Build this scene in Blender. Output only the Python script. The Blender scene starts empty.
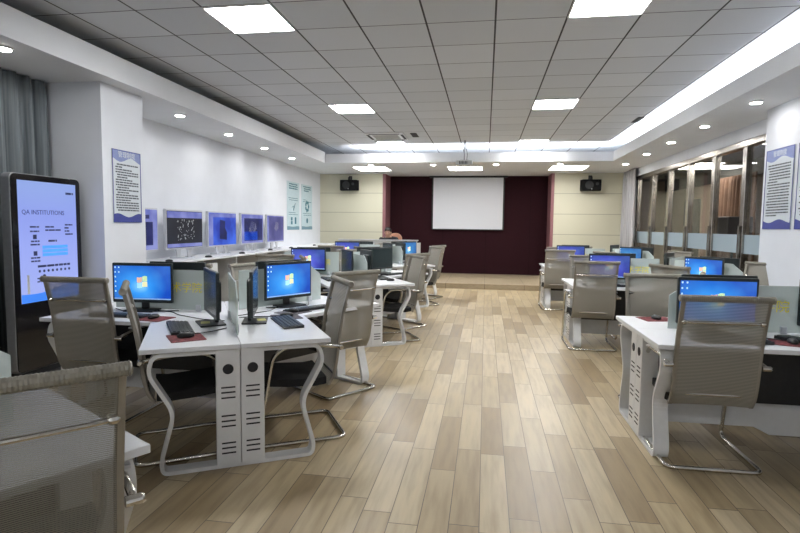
import bpy, bmesh, math, random
from mathutils import Vector, Matrix
random.seed(7)
S = bpy.context.scene
COL = S.collection

# ------------------------------------------------------------------ camera
YAW, PIT, ROL = 0.15706776, -0.0760484, 0.01177625
cy, sy = math.cos(YAW), math.sin(YAW)
F = Vector((-sy*math.cos(PIT), cy*math.cos(PIT), math.sin(PIT)))
Rt = Vector((cy, sy, 0)); Up = Rt.cross(F)
R2 = Rt*math.cos(ROL) + Up*math.sin(ROL); U2 = -Rt*math.sin(ROL) + Up*math.cos(ROL)
cam = bpy.data.objects.new('camera', bpy.data.cameras.new('camera')); COL.objects.link(cam)
m = Matrix((R2, U2, -F)).transposed().to_4x4(); m.translation = Vector((0, 0, 1.45))
cam.matrix_world = m
cam.data.sensor_width = 36; cam.data.lens = 536.446/800*36; cam.data.clip_start = .05
S.camera = cam

# ------------------------------------------------------------------ world, exposure, light levels
W = bpy.data.worlds.new('world'); S.world = W; W.use_nodes = True
W.node_tree.nodes['Background'].inputs[0].default_value = (.55, .65, .8, 1)
W.node_tree.nodes['Background'].inputs[1].default_value = .25
S.view_settings.view_transform = 'Standard'; S.view_settings.look = 'None'
S.view_settings.gamma = 1; S.view_settings.use_curve_mapping = False
S.view_settings.exposure = 0.12
PANEL, SOFFIT_PANEL, COVE, DOWN, HALL = 50, 18, 60, 130, 22

# ------------------------------------------------------------------ materials
def new_mat(name):
    M = bpy.data.materials.new(name); M.use_nodes = True
    nt = M.node_tree
    return M, nt, nt.nodes['Principled BSDF']
def N(nt, typ, **kw):
    n = nt.nodes.new(typ)
    for k, v in kw.items(): setattr(n, k, v)
    return n
def math_n(nt, op, a, b=None, c=None):
    n = N(nt, 'ShaderNodeMath', operation=op)
    for i, v in enumerate((a, b, c)):
        if v is None: continue
        if isinstance(v, (int, float)): n.inputs[i].default_value = v
        else: nt.links.new(v, n.inputs[i])
    return n.outputs[0]
def ramp(nt, fac, stops, interp='LINEAR'):
    r = N(nt, 'ShaderNodeValToRGB'); r.color_ramp.interpolation = interp
    e = r.color_ramp.elements
    while len(e) < len(stops): e.new(.5)
    for i, (p, c) in enumerate(stops): e[i].position = p; e[i].color = (*c, 1)
    nt.links.new(fac, r.inputs[0]); return r.outputs[0]
def mix(nt, fac, a, b, typ='MIX'):
    n = N(nt, 'ShaderNodeMix', data_type='RGBA', blend_type=typ)
    for i, v in ((0, fac), (6, a), (7, b)):
        if isinstance(v, (int, float)): n.inputs[i].default_value = v
        elif isinstance(v, tuple): n.inputs[i].default_value = (*v, 1)
        else: nt.links.new(v, n.inputs[i])
    return n.outputs[2]
def plain(name, col, rough=.5, metal=0, noise=.06, scale=30, bump=0, spec=.5, sheen=0):
    M, nt, b = new_mat(name)
    b.inputs['Roughness'].default_value = rough; b.inputs['Metallic'].default_value = metal
    b.inputs['Specular IOR Level'].default_value = spec
    if sheen: b.inputs['Sheen Weight'].default_value = sheen
    tc = N(nt, 'ShaderNodeTexCoord'); nz = N(nt, 'ShaderNodeTexNoise')
    nz.inputs['Scale'].default_value = scale; nt.links.new(tc.outputs['Object'], nz.inputs['Vector'])
    lo = tuple(max(0, c*(1-noise)) for c in col); hi = tuple(min(1, c*(1+noise)) for c in col)
    nt.links.new(ramp(nt, nz.outputs[0], [(.3, lo), (.7, hi)]), b.inputs['Base Color'])
    if bump:
        bp = N(nt, 'ShaderNodeBump'); bp.inputs['Strength'].default_value = bump
        nt.links.new(nz.outputs[0], bp.inputs['Height']); nt.links.new(bp.outputs[0], b.inputs['Normal'])
    return M
def emit(name, col, st):
    M, nt, b = new_mat(name)
    b.inputs['Base Color'].default_value = (*[min(.8, c) for c in col], 1)
    b.inputs['Emission Color'].default_value = (*col, 1); b.inputs['Emission Strength'].default_value = st
    return M
def emis_color(M, nt, b, sock, st):
    b.inputs['Base Color'].default_value = (.01, .01, .012, 1)
    b.inputs['Roughness'].default_value = .35; b.inputs['Specular IOR Level'].default_value = .2
    nt.links.new(sock, b.inputs['Emission Color']); b.inputs['Emission Strength'].default_value = st

MW = {}
MW['wall'] = plain('white_wall_paint', (.70, .73, .79), .75, noise=.02, scale=4)
MW['soffit'] = plain('soffit_paint', (.68, .70, .73), .8, noise=.02, scale=3)
MW['beige_gap'] = plain('panel_gap', (.28, .27, .2), .8)
MW['white_metal'] = plain('white_powder_coated_steel', (.68, .69, .70), .35, noise=.02)
MW['desk'] = plain('white_laminate', (.74, .76, .80), .3, noise=.015, scale=60)
MW['black'] = plain('black_plastic', (.012, .013, .015), .42, noise=.2)
MW['back_black'] = plain('dark_monitor_shell', (.016, .024, .026), .38, noise=.15)
MW['black_fabric'] = plain('black_fabric', (.012, .012, .013), .9, noise=.3, scale=300, bump=.1)
MW['matte_black'] = plain('matte_black', (.006, .006, .007), .9, spec=.15)
MW['screen_off'] = plain('screen_off', (.03, .045, .05), .22, noise=.02)
MW['dark'] = plain('dark_slot', (.02, .02, .024), .8)
MW['chrome'] = plain('champagne_chrome', (.62, .60, .56), .2, 1, noise=.04)
MW['rail'] = plain('olive_grey_frame', (.29, .27, .235), .38, .5, noise=.05)
MW['steel'] = plain('brushed_stainless', (.40, .37, .34), .25, 1, noise=.15, scale=6)
MW['silver'] = plain('silver_plastic', (.55, .57, .62), .35, .3, noise=.02)
MW['grey_metal'] = plain('grey_metal', (.30, .31, .33), .4, .5)
MW['red_pad'] = plain('red_patterned_pad', (.16, .03, .035), .8, noise=.7, scale=45)
MW['dark_pad'] = plain('grey_pad', (.07, .06, .075), .8, noise=.5, scale=45)
MW['vent'] = plain('grey_vent_plastic', (.42, .42, .40), .6)
MW['tan'] = plain('tan_leather', (.42, .20, .13), .5)
MW['skin'] = plain('skin', (.46, .27, .20), .55)
MW['hair'] = plain('black_hair', (.012, .010, .010), .6)
MW['shirt'] = plain('dark_cloth', (.015, .016, .022), .9)
MW['screen_cloth'] = plain('projection_cloth', (.66, .68, .74), .85, noise=.01)
MW['podium'] = plain('grey_white_board', (.50, .51, .52), .5, noise=.03)
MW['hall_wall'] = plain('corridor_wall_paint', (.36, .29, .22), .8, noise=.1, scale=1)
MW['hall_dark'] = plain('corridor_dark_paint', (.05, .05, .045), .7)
MW['brown_cloth'] = plain('brown_curtain_cloth', (.15, .085, .055), .85, noise=.2, scale=4)
MW['panel_light'] = emit('ceiling_light_diffuser', (1, .99, .97), PANEL)
MW['soffit_light'] = emit('soffit_light_diffuser', (1, .99, .95), SOFFIT_PANEL)
MW['cove_light'] = emit('cove_tube', (.94, .96, 1), COVE)
MW['down_light'] = emit('downlight_lens', (1, .97, .93), DOWN)
MW['hall_light'] = emit('corridor_light_diffuser', (1, .95, .88), HALL)
MW['white_glyph'] = emit('screen_white', (.9, .93, 1), .9)
MW['yellow_text'] = plain('yellow_lettering', (.85, .74, .04), .6)
MW['badge'] = plain('pale_badge', (.6, .65, .66), .4)
MW['paper'] = plain('white_sticker', (.6, .62, .64), .6)
MW['yellow_paper'] = plain('yellow_sticker', (.48, .46, .16), .6)
MW['logo_r'] = emit('logo_red', (.85, .45, .30), .8); MW['logo_g'] = emit('logo_green', (.55, .80, .40), .8)
MW['logo_b'] = emit('logo_blue', (.35, .68, .95), .8); MW['logo_y'] = emit('logo_yellow', (.92, .82, .42), .8)
MW['icon'] = emit('screen_icon', (.55, .75, .95), .7)
MW['taskbar'] = emit('screen_taskbar', (.25, .42, .7), .6)

def mat_pink_lit():
    return plain('pink_lit_side', (.26, .11, .125), .6, noise=.05)  # pink light on the recess sides is put into the base colour
def mat_maroon():
    M, nt, b = new_mat('maroon_wall_fabric')
    g = N(nt, 'ShaderNodeNewGeometry'); s = N(nt, 'ShaderNodeSeparateXYZ'); nt.links.new(g.outputs['Position'], s.inputs[0])
    f = math_n(nt, 'FRACT', math_n(nt, 'MULTIPLY', s.outputs[0], 1/1.2))
    line = math_n(nt, 'LESS_THAN', f, .008)
    c = mix(nt, line, (.024, .0065, .010), (.010, .004, .005))
    nt.links.new(c, b.inputs['Base Color']); b.inputs['Roughness'].default_value = .9; b.inputs['Specular IOR Level'].default_value = .15
    return M
def mat_floor():
    M, nt, b = new_mat('pale_oak_planks')
    g = N(nt, 'ShaderNodeNewGeometry'); s = N(nt, 'ShaderNodeSeparateXYZ'); nt.links.new(g.outputs['Position'], s.inputs[0])
    X = math_n(nt, 'DIVIDE', s.outputs[0], .147)
    row = math_n(nt, 'FLOOR', X); fx = math_n(nt, 'FRACT', X)
    wn = N(nt, 'ShaderNodeTexWhiteNoise', noise_dimensions='1D'); nt.links.new(row, wn.inputs['W'])
    Y = math_n(nt, 'ADD', math_n(nt, 'DIVIDE', s.outputs[1], .9), math_n(nt, 'MULTIPLY', wn.outputs[0], 7.3))
    pl = math_n(nt, 'FLOOR', Y); fy = math_n(nt, 'FRACT', Y)
    cb = N(nt, 'ShaderNodeCombineXYZ'); nt.links.new(row, cb.inputs[0]); nt.links.new(pl, cb.inputs[1])
    w2 = N(nt, 'ShaderNodeTexWhiteNoise', noise_dimensions='3D'); nt.links.new(cb.outputs[0], w2.inputs['Vector'])
    base = ramp(nt, w2.outputs[0], [(0, (.26, .19, .105)), (.35, (.36, .283, .170)), (.7, (.43, .350, .222)), (1, (.48, .398, .268))])
    gx = N(nt, 'ShaderNodeCombineXYZ')
    nt.links.new(math_n(nt, 'MULTIPLY', s.outputs[0], 22.0), gx.inputs[0])
    nt.links.new(math_n(nt, 'ADD', math_n(nt, 'MULTIPLY', s.outputs[1], 2.2), math_n(nt, 'MULTIPLY', w2.outputs[0], 40)), gx.inputs[1])
    nz = N(nt, 'ShaderNodeTexNoise'); nz.inputs['Scale'].default_value = 1; nz.inputs['Detail'].default_value = 6
    nt.links.new(gx.outputs[0], nz.inputs['Vector'])
    gr = ramp(nt, nz.outputs[0], [(.3, (.74, .71, .68)), (.55, (1, 1, 1)), (.75, (1.12, 1.1, 1.08))])
    c = mix(nt, 1.0, base, gr, 'MULTIPLY')
    jx = math_n(nt, 'MAXIMUM', math_n(nt, 'LESS_THAN', fx, .030), math_n(nt, 'LESS_THAN', fy, .006))
    c = mix(nt, jx, c, (.10, .075, .05))
    nt.links.new(c, b.inputs['Base Color'])
    nt.links.new(ramp(nt, nz.outputs[0], [(.2, (.30,)*3), (.8, (.44,)*3)]), b.inputs['Roughness'])
    bp = N(nt, 'ShaderNodeBump'); bp.inputs['Strength'].default_value = .25; bp.inputs['Distance'].default_value = .002
    nt.links.new(math_n(nt, 'SUBTRACT', 1, jx), bp.inputs['Height']); nt.links.new(bp.outputs[0], b.inputs['Normal'])
    return M
def mat_stage():
    M, nt, b = new_mat('stage_planks')
    g = N(nt, 'ShaderNodeNewGeometry'); s = N(nt, 'ShaderNodeSeparateXYZ'); nt.links.new(g.outputs['Position'], s.inputs[0])
    f = math_n(nt, 'FRACT', math_n(nt, 'DIVIDE', s.outputs[0], .9)); nz = N(nt, 'ShaderNodeTexNoise')
    mp = N(nt, 'ShaderNodeMapping'); mp.inputs['Scale'].default_value = (2, 18, 18)
    nt.links.new(g.outputs['Position'], mp.inputs[0]); nt.links.new(mp.outputs[0], nz.inputs['Vector'])
    c = ramp(nt, nz.outputs[0], [(.3, (.27, .215, .14)), (.7, (.38, .31, .215))])
    c = mix(nt, math_n(nt, 'LESS_THAN', f, .01), c, (.12, .09, .06))
    nt.links.new(c, b.inputs['Base Color']); b.inputs['Roughness'].default_value = .4
    return M
def mat_ceiling():
    M, nt, b = new_mat('mineral_ceiling_tiles')
    g = N(nt, 'ShaderNodeNewGeometry'); s = N(nt, 'ShaderNodeSeparateXYZ'); nt.links.new(g.outputs['Position'], s.inputs[0])
    lx = math_n(nt, 'DIVIDE', math_n(nt, 'SUBTRACT', s.outputs[0], .042), .6)
    ly = math_n(nt, 'DIVIDE', math_n(nt, 'SUBTRACT', s.outputs[1], 4.854), .6)
    fx = math_n(nt, 'ABSOLUTE', math_n(nt, 'SUBTRACT', math_n(nt, 'FRACT', math_n(nt, 'ADD', lx, .5)), .5))
    fy = math_n(nt, 'ABSOLUTE', math_n(nt, 'SUBTRACT', math_n(nt, 'FRACT', math_n(nt, 'ADD', ly, .5)), .5))
    ln = math_n(nt, 'MAXIMUM', math_n(nt, 'LESS_THAN', fx, .014), math_n(nt, 'LESS_THAN', fy, .009))
    cb = N(nt, 'ShaderNodeCombineXYZ')
    nt.links.new(math_n(nt, 'FLOOR', lx), cb.inputs[0]); nt.links.new(math_n(nt, 'FLOOR', ly), cb.inputs[1])
    w = N(nt, 'ShaderNodeTexWhiteNoise', noise_dimensions='3D'); nt.links.new(cb.outputs[0], w.inputs['Vector'])
    c = ramp(nt, w.outputs[0], [(0, (.58, .605, .64)), (1, (.655, .68, .715))])
    # grid bars only inside the cove; the plaster margin has none
    inx = math_n(nt, 'LESS_THAN', s.outputs[0], 2.46)
    ln = math_n(nt, 'MULTIPLY', ln, inx)
    c = mix(nt, ln, c, (.05, .05, .055))
    nt.links.new(c, b.inputs['Base Color']); b.inputs['Roughness'].default_value = .85
    return M
def mat_beige():
    M, nt, b = new_mat('beige_wall_panel')
    g = N(nt, 'ShaderNodeNewGeometry'); s = N(nt, 'ShaderNodeSeparateXYZ'); nt.links.new(g.outputs['Position'], s.inputs[0])
    f = math_n(nt, 'FRACT', math_n(nt, 'DIVIDE', math_n(nt, 'SUBTRACT', s.outputs[2], .2), .53))
    ln = math_n(nt, 'LESS_THAN', f, .03)
    c = mix(nt, ln, (.60, .58, .46), (.36, .35, .27))
    nt.links.new(c, b.inputs['Base Color']); b.inputs['Roughness'].default_value = .6
    return M
def mat_mesh(name, col, alpha, rib=.009):
    M, nt, b = new_mat(name)
    tc = N(nt, 'ShaderNodeTexCoord'); s = N(nt, 'ShaderNodeSeparateXYZ'); nt.links.new(tc.outputs['Object'], s.inputs[0])
    fz = math_n(nt, 'FRACT', math_n(nt, 'DIVIDE', s.outputs[2], rib))
    tri = math_n(nt, 'ABSOLUTE', math_n(nt, 'SUBTRACT', fz, .5))
    c = ramp(nt, tri, [(0, tuple(v*.55 for v in col)), (.35, col), (.5, tuple(v*1.25 for v in col))])
    nt.links.new(c, b.inputs['Base Color']); b.inputs['Roughness'].default_value = .6
    b.inputs['Sheen Weight'].default_value = .1
    nt.links.new(math_n(nt, 'MINIMUM', math_n(nt, 'ADD', alpha, math_n(nt, 'MULTIPLY', tri, .35)), 1.0), b.inputs['Alpha'])
    return M
def mat_glass(name, col, alpha, rough=.08, tint=None):
    M, nt, b = new_mat(name)
    b.inputs['Base Color'].default_value = (*col, 1); b.inputs['Roughness'].default_value = rough
    b.inputs['Specular IOR Level'].default_value = .6
    tr = N(nt, 'ShaderNodeBsdfTransparent'); tr.inputs[0].default_value = (*(tint or (.92, .97, .95)), 1)
    mx = N(nt, 'ShaderNodeMixShader'); mx.inputs[0].default_value = alpha
    nt.links.new(tr.outputs[0], mx.inputs[1]); nt.links.new(b.outputs[0], mx.inputs[2])
    out = nt.nodes['Material Output']; nt.links.new(mx.outputs[0], out.inputs[0])
    return M
def mat_pane():
    M, nt, b = new_mat('window_glass')
    nt.nodes.remove(b)
    tr = N(nt, 'ShaderNodeBsdfTransparent'); tr.inputs[0].default_value = (.9, .91, .9, 1)
    gl = N(nt, 'ShaderNodeBsdfGlossy'); gl.inputs['Roughness'].default_value = .02
    fr = N(nt, 'ShaderNodeLayerWeight'); fr.inputs[0].default_value = .5
    rf = math_n(nt, 'ADD', math_n(nt, 'MULTIPLY', math_n(nt, 'POWER', fr.outputs['Facing'], 5.0), .6), .03)
    mx = N(nt, 'ShaderNodeMixShader'); nt.links.new(rf, mx.inputs[0])
    nt.links.new(tr.outputs[0], mx.inputs[1]); nt.links.new(gl.outputs[0], mx.inputs[2])
    nt.links.new(mx.outputs[0], nt.nodes['Material Output'].inputs[0])
    return M
def mat_desktop(name, cool, mid, edge, st):
    """computer desktop picture: bright glow in the middle fading to saturated edges (local y across, z up)"""
    M, nt, b = new_mat(name)
    tc = N(nt, 'ShaderNodeTexCoord'); s = N(nt, 'ShaderNodeSeparateXYZ'); nt.links.new(tc.outputs['Object'], s.inputs[0])
    dy = math_n(nt, 'DIVIDE', math_n(nt, 'ADD', s.outputs[1], .0), .26)
    dz = math_n(nt, 'DIVIDE', math_n(nt, 'ADD', s.outputs[2], .03), .19)
    d = math_n(nt, 'SQRT', math_n(nt, 'ADD', math_n(nt, 'MULTIPLY', dy, dy), math_n(nt, 'MULTIPLY', dz, dz)))
    # left part of the picture is greener and lighter, the right deeper
    sk = math_n(nt, 'MULTIPLY', s.outputs[1], 1.0)
    d2 = math_n(nt, 'ADD', d, sk)
    c = ramp(nt, d2, [(0, cool), (.28, mid), (1, edge)])
    nz = N(nt, 'ShaderNodeTexNoise'); nz.inputs['Scale'].default_value = 6; nt.links.new(tc.outputs['Object'], nz.inputs['Vector'])
    c = mix(nt, .18, c, ramp(nt, nz.outputs[0], [(.35, (0, .1, .5)), (.7, (.2, .6, 1))]), 'ADD')
    emis_color(M, nt, b, c, st)
    return M
MW['pink_lit'] = mat_pink_lit(); MW['maroon'] = mat_maroon(); MW['floor'] = mat_floor(); MW['stage'] = mat_stage()
MW['ceiling'] = mat_ceiling(); MW['beige'] = mat_beige()
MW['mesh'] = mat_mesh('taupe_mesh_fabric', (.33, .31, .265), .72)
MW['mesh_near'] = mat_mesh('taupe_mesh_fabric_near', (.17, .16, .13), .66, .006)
MW['ribroll'] = plain('ribbed_roll', (.21, .198, .165), .6)
MW['divider'] = mat_glass('green_tinted_divider_glass', (.72, .80, .79), .66, .2)
MW['frost'] = mat_glass('frosted_band', (.36, .45, .52), .75, .5)
MW['pane'] = mat_pane()
MW['desktop_blue'] = mat_desktop('desktop_picture_blue', (.30, .72, 1.0), (.03, .33, .95), (.006, .06, .50), .85)
MW['desktop_purple'] = mat_desktop('desktop_picture_violet', (.55, .6, 1.0), (.12, .13, .75), (.03, .02, .30), .8)
MW['desktop_cyan'] = mat_desktop('desktop_picture_pale', (.3, .65, .9), (.05, .28, .62), (.02, .12, .4), .8)
def mat_curtain(name, a, b_, sc=7):
    M, nt, b = new_mat(name)
    g = N(nt, 'ShaderNodeNewGeometry'); mp = N(nt, 'ShaderNodeMapping'); mp.inputs['Scale'].default_value = (sc, sc, .15)
    nz = N(nt, 'ShaderNodeTexNoise'); nt.links.new(g.outputs['Position'], mp.inputs[0]); nt.links.new(mp.outputs[0], nz.inputs['Vector'])
    nt.links.new(ramp(nt, nz.outputs[0], [(.3, a), (.7, b_)]), b.inputs['Base Color'])
    b.inputs['Roughness'].default_value = .55; b.inputs['Sheen Weight'].default_value = .3
    return M
MW['curtain'] = mat_curtain('slate_curtain', (.05, .064, .072), (.17, .20, .22))  # pale vertical streaks put fold highlights into the cloth colour
MW['curtain_light'] = mat_curtain('grey_curtain', (.30, .30, .33), (.45, .45, .48))

# ------------------------------------------------------------------ mesh helpers
def bm_new(): return bmesh.new()
def add_box(bm, x0, x1, y0, y1, z0, z1):
    v = [bm.verts.new((x, y, z)) for z in (z0, z1) for (x, y) in ((x0, y0), (x1, y0), (x1, y1), (x0, y1))]
    for f in ((3, 2, 1, 0), (4, 5, 6, 7), (0, 1, 5, 4), (1, 2, 6, 5), (2, 3, 7, 6), (3, 0, 4, 7)):
        bm.faces.new([v[i] for i in f])
    return v
def add_prism(bm, pts, z0, z1):
    lo = [bm.verts.new((p[0], p[1], z0)) for p in pts]; hi = [bm.verts.new((p[0], p[1], z1)) for p in pts]
    n = len(pts); bm.faces.new(lo[::-1]); bm.faces.new(hi)
    for i in range(n): bm.faces.new((lo[i], lo[(i+1) % n], hi[(i+1) % n], hi[i]))
    return lo+hi
def add_extr(bm, pts, o, a, b, n_, d):
    """outline pts (s,t) in plane o + s*a + t*b, thickness d along n_"""
    f = [bm.verts.new(o+a*s+b*t) for s, t in pts]; g = [bm.verts.new(o+a*s+b*t+n_*d) for s, t in pts]
    k = len(pts); bm.faces.new(f[::-1]); bm.faces.new(g)
    for i in range(k): bm.faces.new((f[i], f[(i+1) % k], g[(i+1) % k], g[i]))
def fillet(pts, r, seg=4, closed=False):
    P = [Vector(p) for p in pts]; n = len(P); out = []
    for i in range(n):
        if not closed and i in (0, n-1): out.append(P[i]); continue
        a, b, c = P[i-1], P[i], P[(i+1) % n]
        u = (a-b); w = (c-b); rr = min(r, u.length*.45, w.length*.45)
        u.normalize(); w.normalize(); s, e = b+u*rr, b+w*rr
        for k in range(seg+1):
            t = k/seg; out.append(s*(1-t)**2 + b*2*t*(1-t) + e*t*t)
    return out
def add_sweep(bm, path, prof, closed=False, up=Vector((0, 0, 1))):
    """sweep a profile [(s,t)] along path; s along side, t along a transported normal"""
    n = len(path); rings = []; nrm = None
    for i in range(n):
        a = path[i-1] if (i > 0 or closed) else path[i]
        c = path[(i+1) % n] if (i < n-1 or closed) else path[i]
        t = (c-a).normalized()
        if nrm is None:
            nrm = up - t*up.dot(t)
            if nrm.length < .1: nrm = Vector((1, 0, 0)) - t*t.x
            nrm.normalize()
        else:
            nrm = (nrm - t*nrm.dot(t)).normalized()
        s = t.cross(nrm)
        rings.append([bm.verts.new(path[i]+s*p+nrm*q) for p, q in prof])
    k = len(prof)
    for i in range(n if closed else n-1):
        A, B = rings[i], rings[(i+1) % n]
        for j in range(k): bm.faces.new((A[j], A[(j+1) % k], B[(j+1) % k], B[j]))
    if not closed: bm.faces.new(rings[0][::-1]); bm.faces.new(rings[-1])
def circ(r, n=8): return [(r*math.cos(2*math.pi*i/n), r*math.sin(2*math.pi*i/n)) for i in range(n)]
def add_tube(bm, pts, r, n=8, fr=0, closed=False, up=Vector((0, 0, 1))):
    P = fillet(pts, fr, 4, closed) if fr else [Vector(p) for p in pts]
    add_sweep(bm, P, circ(r, n), closed, up)
def add_lathe(bm, prof, c=(0, 0, 0), n=20, axis='z'):
    rings = []
    for r, h in prof:
        ring = []
        for i in range(n):
            a = 2*math.pi*i/n; p = (r*math.cos(a), r*math.sin(a), h)
            if axis == 'x': p = (h, r*math.cos(a), r*math.sin(a))
            if axis == 'y': p = (r*math.cos(a), h, r*math.sin(a))
            ring.append(bm.verts.new((p[0]+c[0], p[1]+c[1], p[2]+c[2])))
        rings.append(ring)
    for A, B in zip(rings, rings[1:]):
        for j in range(n): bm.faces.new((A[j], A[(j+1) % n], B[(j+1) % n], B[j]))
    bm.faces.new(rings[0][::-1]); bm.faces.new(rings[-1])
def obj(name, bm, mat, parent=None, bevel=0, smooth=False, loc=None):
    bmesh.ops.recalc_face_normals(bm, faces=bm.faces[:])
    me = bpy.data.meshes.new(name); bm.to_mesh(me); bm.free()
    me.materials.append(mat)
    if smooth:
        for p in me.polygons: p.use_smooth = True
    o = bpy.data.objects.new(name, me); COL.objects.link(o)
    if parent: o.parent = parent
    if loc: o.location = loc
    if bevel:
        b = o.modifiers.new('bevel', 'BEVEL'); b.width = bevel; b.segments = 2; b.limit_method = 'ANGLE'
    return o
def box(name, ext, mat, parent=None, bevel=0, loc=None):
    bm = bm_new(); add_box(bm, *ext); return obj(name, bm, mat, parent, bevel, loc=loc)
def thing(name, label, cat, loc=(0, 0, 0), rz=0, group=None):
    o = bpy.data.objects.new(name, None); COL.objects.link(o); o.empty_display_size = .1
    o.location = loc; o.rotation_euler = (0, 0, rz); o['label'] = label; o['category'] = cat
    if group: o['group'] = group
    return o
def tag(o, label, cat, group=None, kind=None):
    o['label'] = label; o['category'] = cat
    if group: o['group'] = group
    if kind: o['kind'] = kind
    return o
def struct(name, bm, mat, parent=None, bevel=0):
    o = obj(name, bm, mat, parent, bevel)
    if not parent: o['kind'] = 'structure'
    return o
def sbox(name, ext, mat, parent=None, bevel=0):
    bm = bm_new(); add_box(bm, *ext); return struct(name, bm, mat, parent, bevel)
KIDS = {}
def children(o): return [c for c in bpy.data.objects if c.parent == o]
def dup(root, loc, rz, label, group=None):
    def cp(o, par):
        c = o.copy(); COL.objects.link(c)
        if par: c.parent = par
        for k in KIDS.get(o.name) or children(o): cp(k, c)
        return c
    if root.name not in KIDS:
        st = [root]
        while st:
            q = st.pop(); KIDS[q.name] = children(q); st += KIDS[q.name]
    r = cp(root, None); r.location = loc; r.rotation_euler = (0, 0, rz); r['label'] = label
    if group: r['group'] = group
    return r
def text_bm(s, size, extr=.0008):
    """mesh of a line of writing in the xy plane, centred"""
    c = bpy.data.curves.new('t', 'FONT'); c.body = s; c.size = size; c.extrude = extr
    c.align_x = 'CENTER'; c.align_y = 'CENTER'; c.resolution_u = 2
    o = bpy.data.objects.new('t', c); COL.objects.link(o)
    dg = bpy.context.evaluated_depsgraph_get(); me = bpy.data.meshes.new_from_object(o.evaluated_get(dg))
    bm = bm_new(); bm.from_mesh(me); bpy.data.objects.remove(o); bpy.data.curves.remove(c); bpy.data.meshes.remove(me)
    return bm
def R(d): return math.radians(d)

# ------------------------------------------------------------------ room shell
XL, XR, YF, YB = -4.57, 3.5, 14.5, -3.2
CEIL, SOF = 3.23, 2.85
sbox('floor', (XL-.1, XR+.1, YB, YF+.8, -.05, 0), MW['floor'])
sbox('trim_1', (XL, XR, 12.5, 15.25, 0.0005, .12), MW['stage'])
sbox('ceiling', (XL-.1, XR+.1, YB, YF+.8, CEIL, CEIL+.05), MW['ceiling'])
sbox('wall_left', (XL-.12, XL, YB, YF, 0, CEIL), MW['wall'])
sbox('wall_back', (XL-.12, XR+.12, YB-.12, YB, 0, CEIL), MW['wall'])
sbox('trim_2', (XL, -3.83, 4.93, 5.60, 0, SOF), MW['wall'])                 # column on the left wall
sbox('wall_right', (3.23, 3.62, YB, 7.0, 0, CEIL), MW['wall'])
sbox('trim_3', (3.47, 3.62, 7.0, 13.5, 2.67, CEIL), MW['wall'])             # bulkhead over the glass
sbox('trim_4', (3.47, 3.62, 13.5, YF, 0, CEIL), MW['wall'])
sbox('wall_front', (XL-.12, -2.80, YF, YF+.12, 0, CEIL), MW['beige'])
sbox('trim_5', (1.74, XR+.12, YF, YF+.12, 0, CEIL), MW['beige'])
sbox('wall_recess', (-2.72, 1.66, 15.25, 15.35, 0, CEIL), MW['maroon'])
for i, (x0, x1) in enumerate(((-2.80, -2.72), (1.66, 1.74))):
    sbox('trim_%d' % (6+i), (x0, x1, YF+.0, 15.3, 0, SOF), MW['pink_lit'])
# soffit ring and its upstand
sf = MW['soffit']
sbox('trim_12', (XL, -3.64, YB, YF, SOF, SOF+.05), sf)
sbox('trim_13', (2.60, XR, YB, YF, SOF, SOF+.05), sf)
sbox('trim_14', (-3.64, 2.60, 11.9, 15.3, SOF, SOF+.05), sf)
sbox('trim_8', (-3.67, -3.64, YB, 11.93, SOF+.05, 3.09), sf)
sbox('trim_9', (2.60, 2.63, YB, 11.93, SOF+.05, 3.05), sf)
sbox('trim_10', (-3.64, 2.60, 11.90, 11.93, SOF+.05, 3.05), sf)
sbox('baseboard_left', (XL, XL+.015, 5.6, YF, 0, .1), MW['grey_metal'])
sbox('baseboard_right', (3.215, 3.23, YB, 7.0, 0, .1), MW['grey_metal'])

# cove tubes behind the upstands
def cove(x0, x1, y0, y1, label):
    t = thing('cove_light', label, 'light', ((x0+x1)/2, (y0+y1)/2, SOF+.05)); w, d = abs(x1-x0)/2, abs(y1-y0)/2
    box('housing', (-w, w, -d, d, 0.001, .02), MW['white_metal'], t)
    box('tube', (-w*.8 if w < .1 else -w, w*.8 if w < .1 else w, -d*.8 if d < .1 else -d, d*.8 if d < .1 else d, .02, .045), MW['cove_light'], t)
cove(2.70, 2.76, 2.6, 11.8, 'long white cove light strip hidden above the right soffit')
cove(-2.9, 2.55, 12.02, 12.08, 'long white cove light strip hidden above the front soffit')

def ceiling_panel(cx, cy_, z, w, d, label, mat, group=None):
    t = thing('ceiling_light', label, 'ceiling light', (cx, cy_, z), 0, group)
    bm = bm_new()
    for e in ((-w/2, w/2, -d/2, -d/2+.015), (-w/2, w/2, d/2-.015, d/2), (-w/2, -w/2+.015, -d/2+.015, d/2-.015), (w/2-.015, w/2, -d/2+.015, d/2-.015)):
        add_box(bm, *e, -.012, -.001)
    obj('frame', bm, MW['white_metal'], t)
    box('diffuser', (-w/2+.016, w/2-.016, -d/2+.016, d/2-.016, -.008, -.001), mat, t)
rows = ['nearest', 'middle', 'farthest']
for x, sd in ((-2.058, 'left'), (.942, 'right')):
    ceiling_panel(x, -2.346, CEIL, .6, .6, 'square white light panel behind the camera, %s one of the two' % sd, MW['panel_light'])
for k, yy in enumerate((4.554, 8.154, 11.70)):
    for x, sd in ((-2.058, 'left'), (.942, 'right')):
        ceiling_panel(x, yy, CEIL, .6, .6, 'square white light panel in the %s column of ceiling panels, %s of its three' % (sd, rows[k]), MW['panel_light'])
for x, l in ((-2.8, 'left of the maroon recess'), (-.52, 'behind the projector'), (1.87, 'right of the maroon recess')):
    ceiling_panel(x, 13.15, SOF, .82, .92, 'rectangular white light panel in the front soffit %s' % l, MW['soffit_light'])
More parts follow.
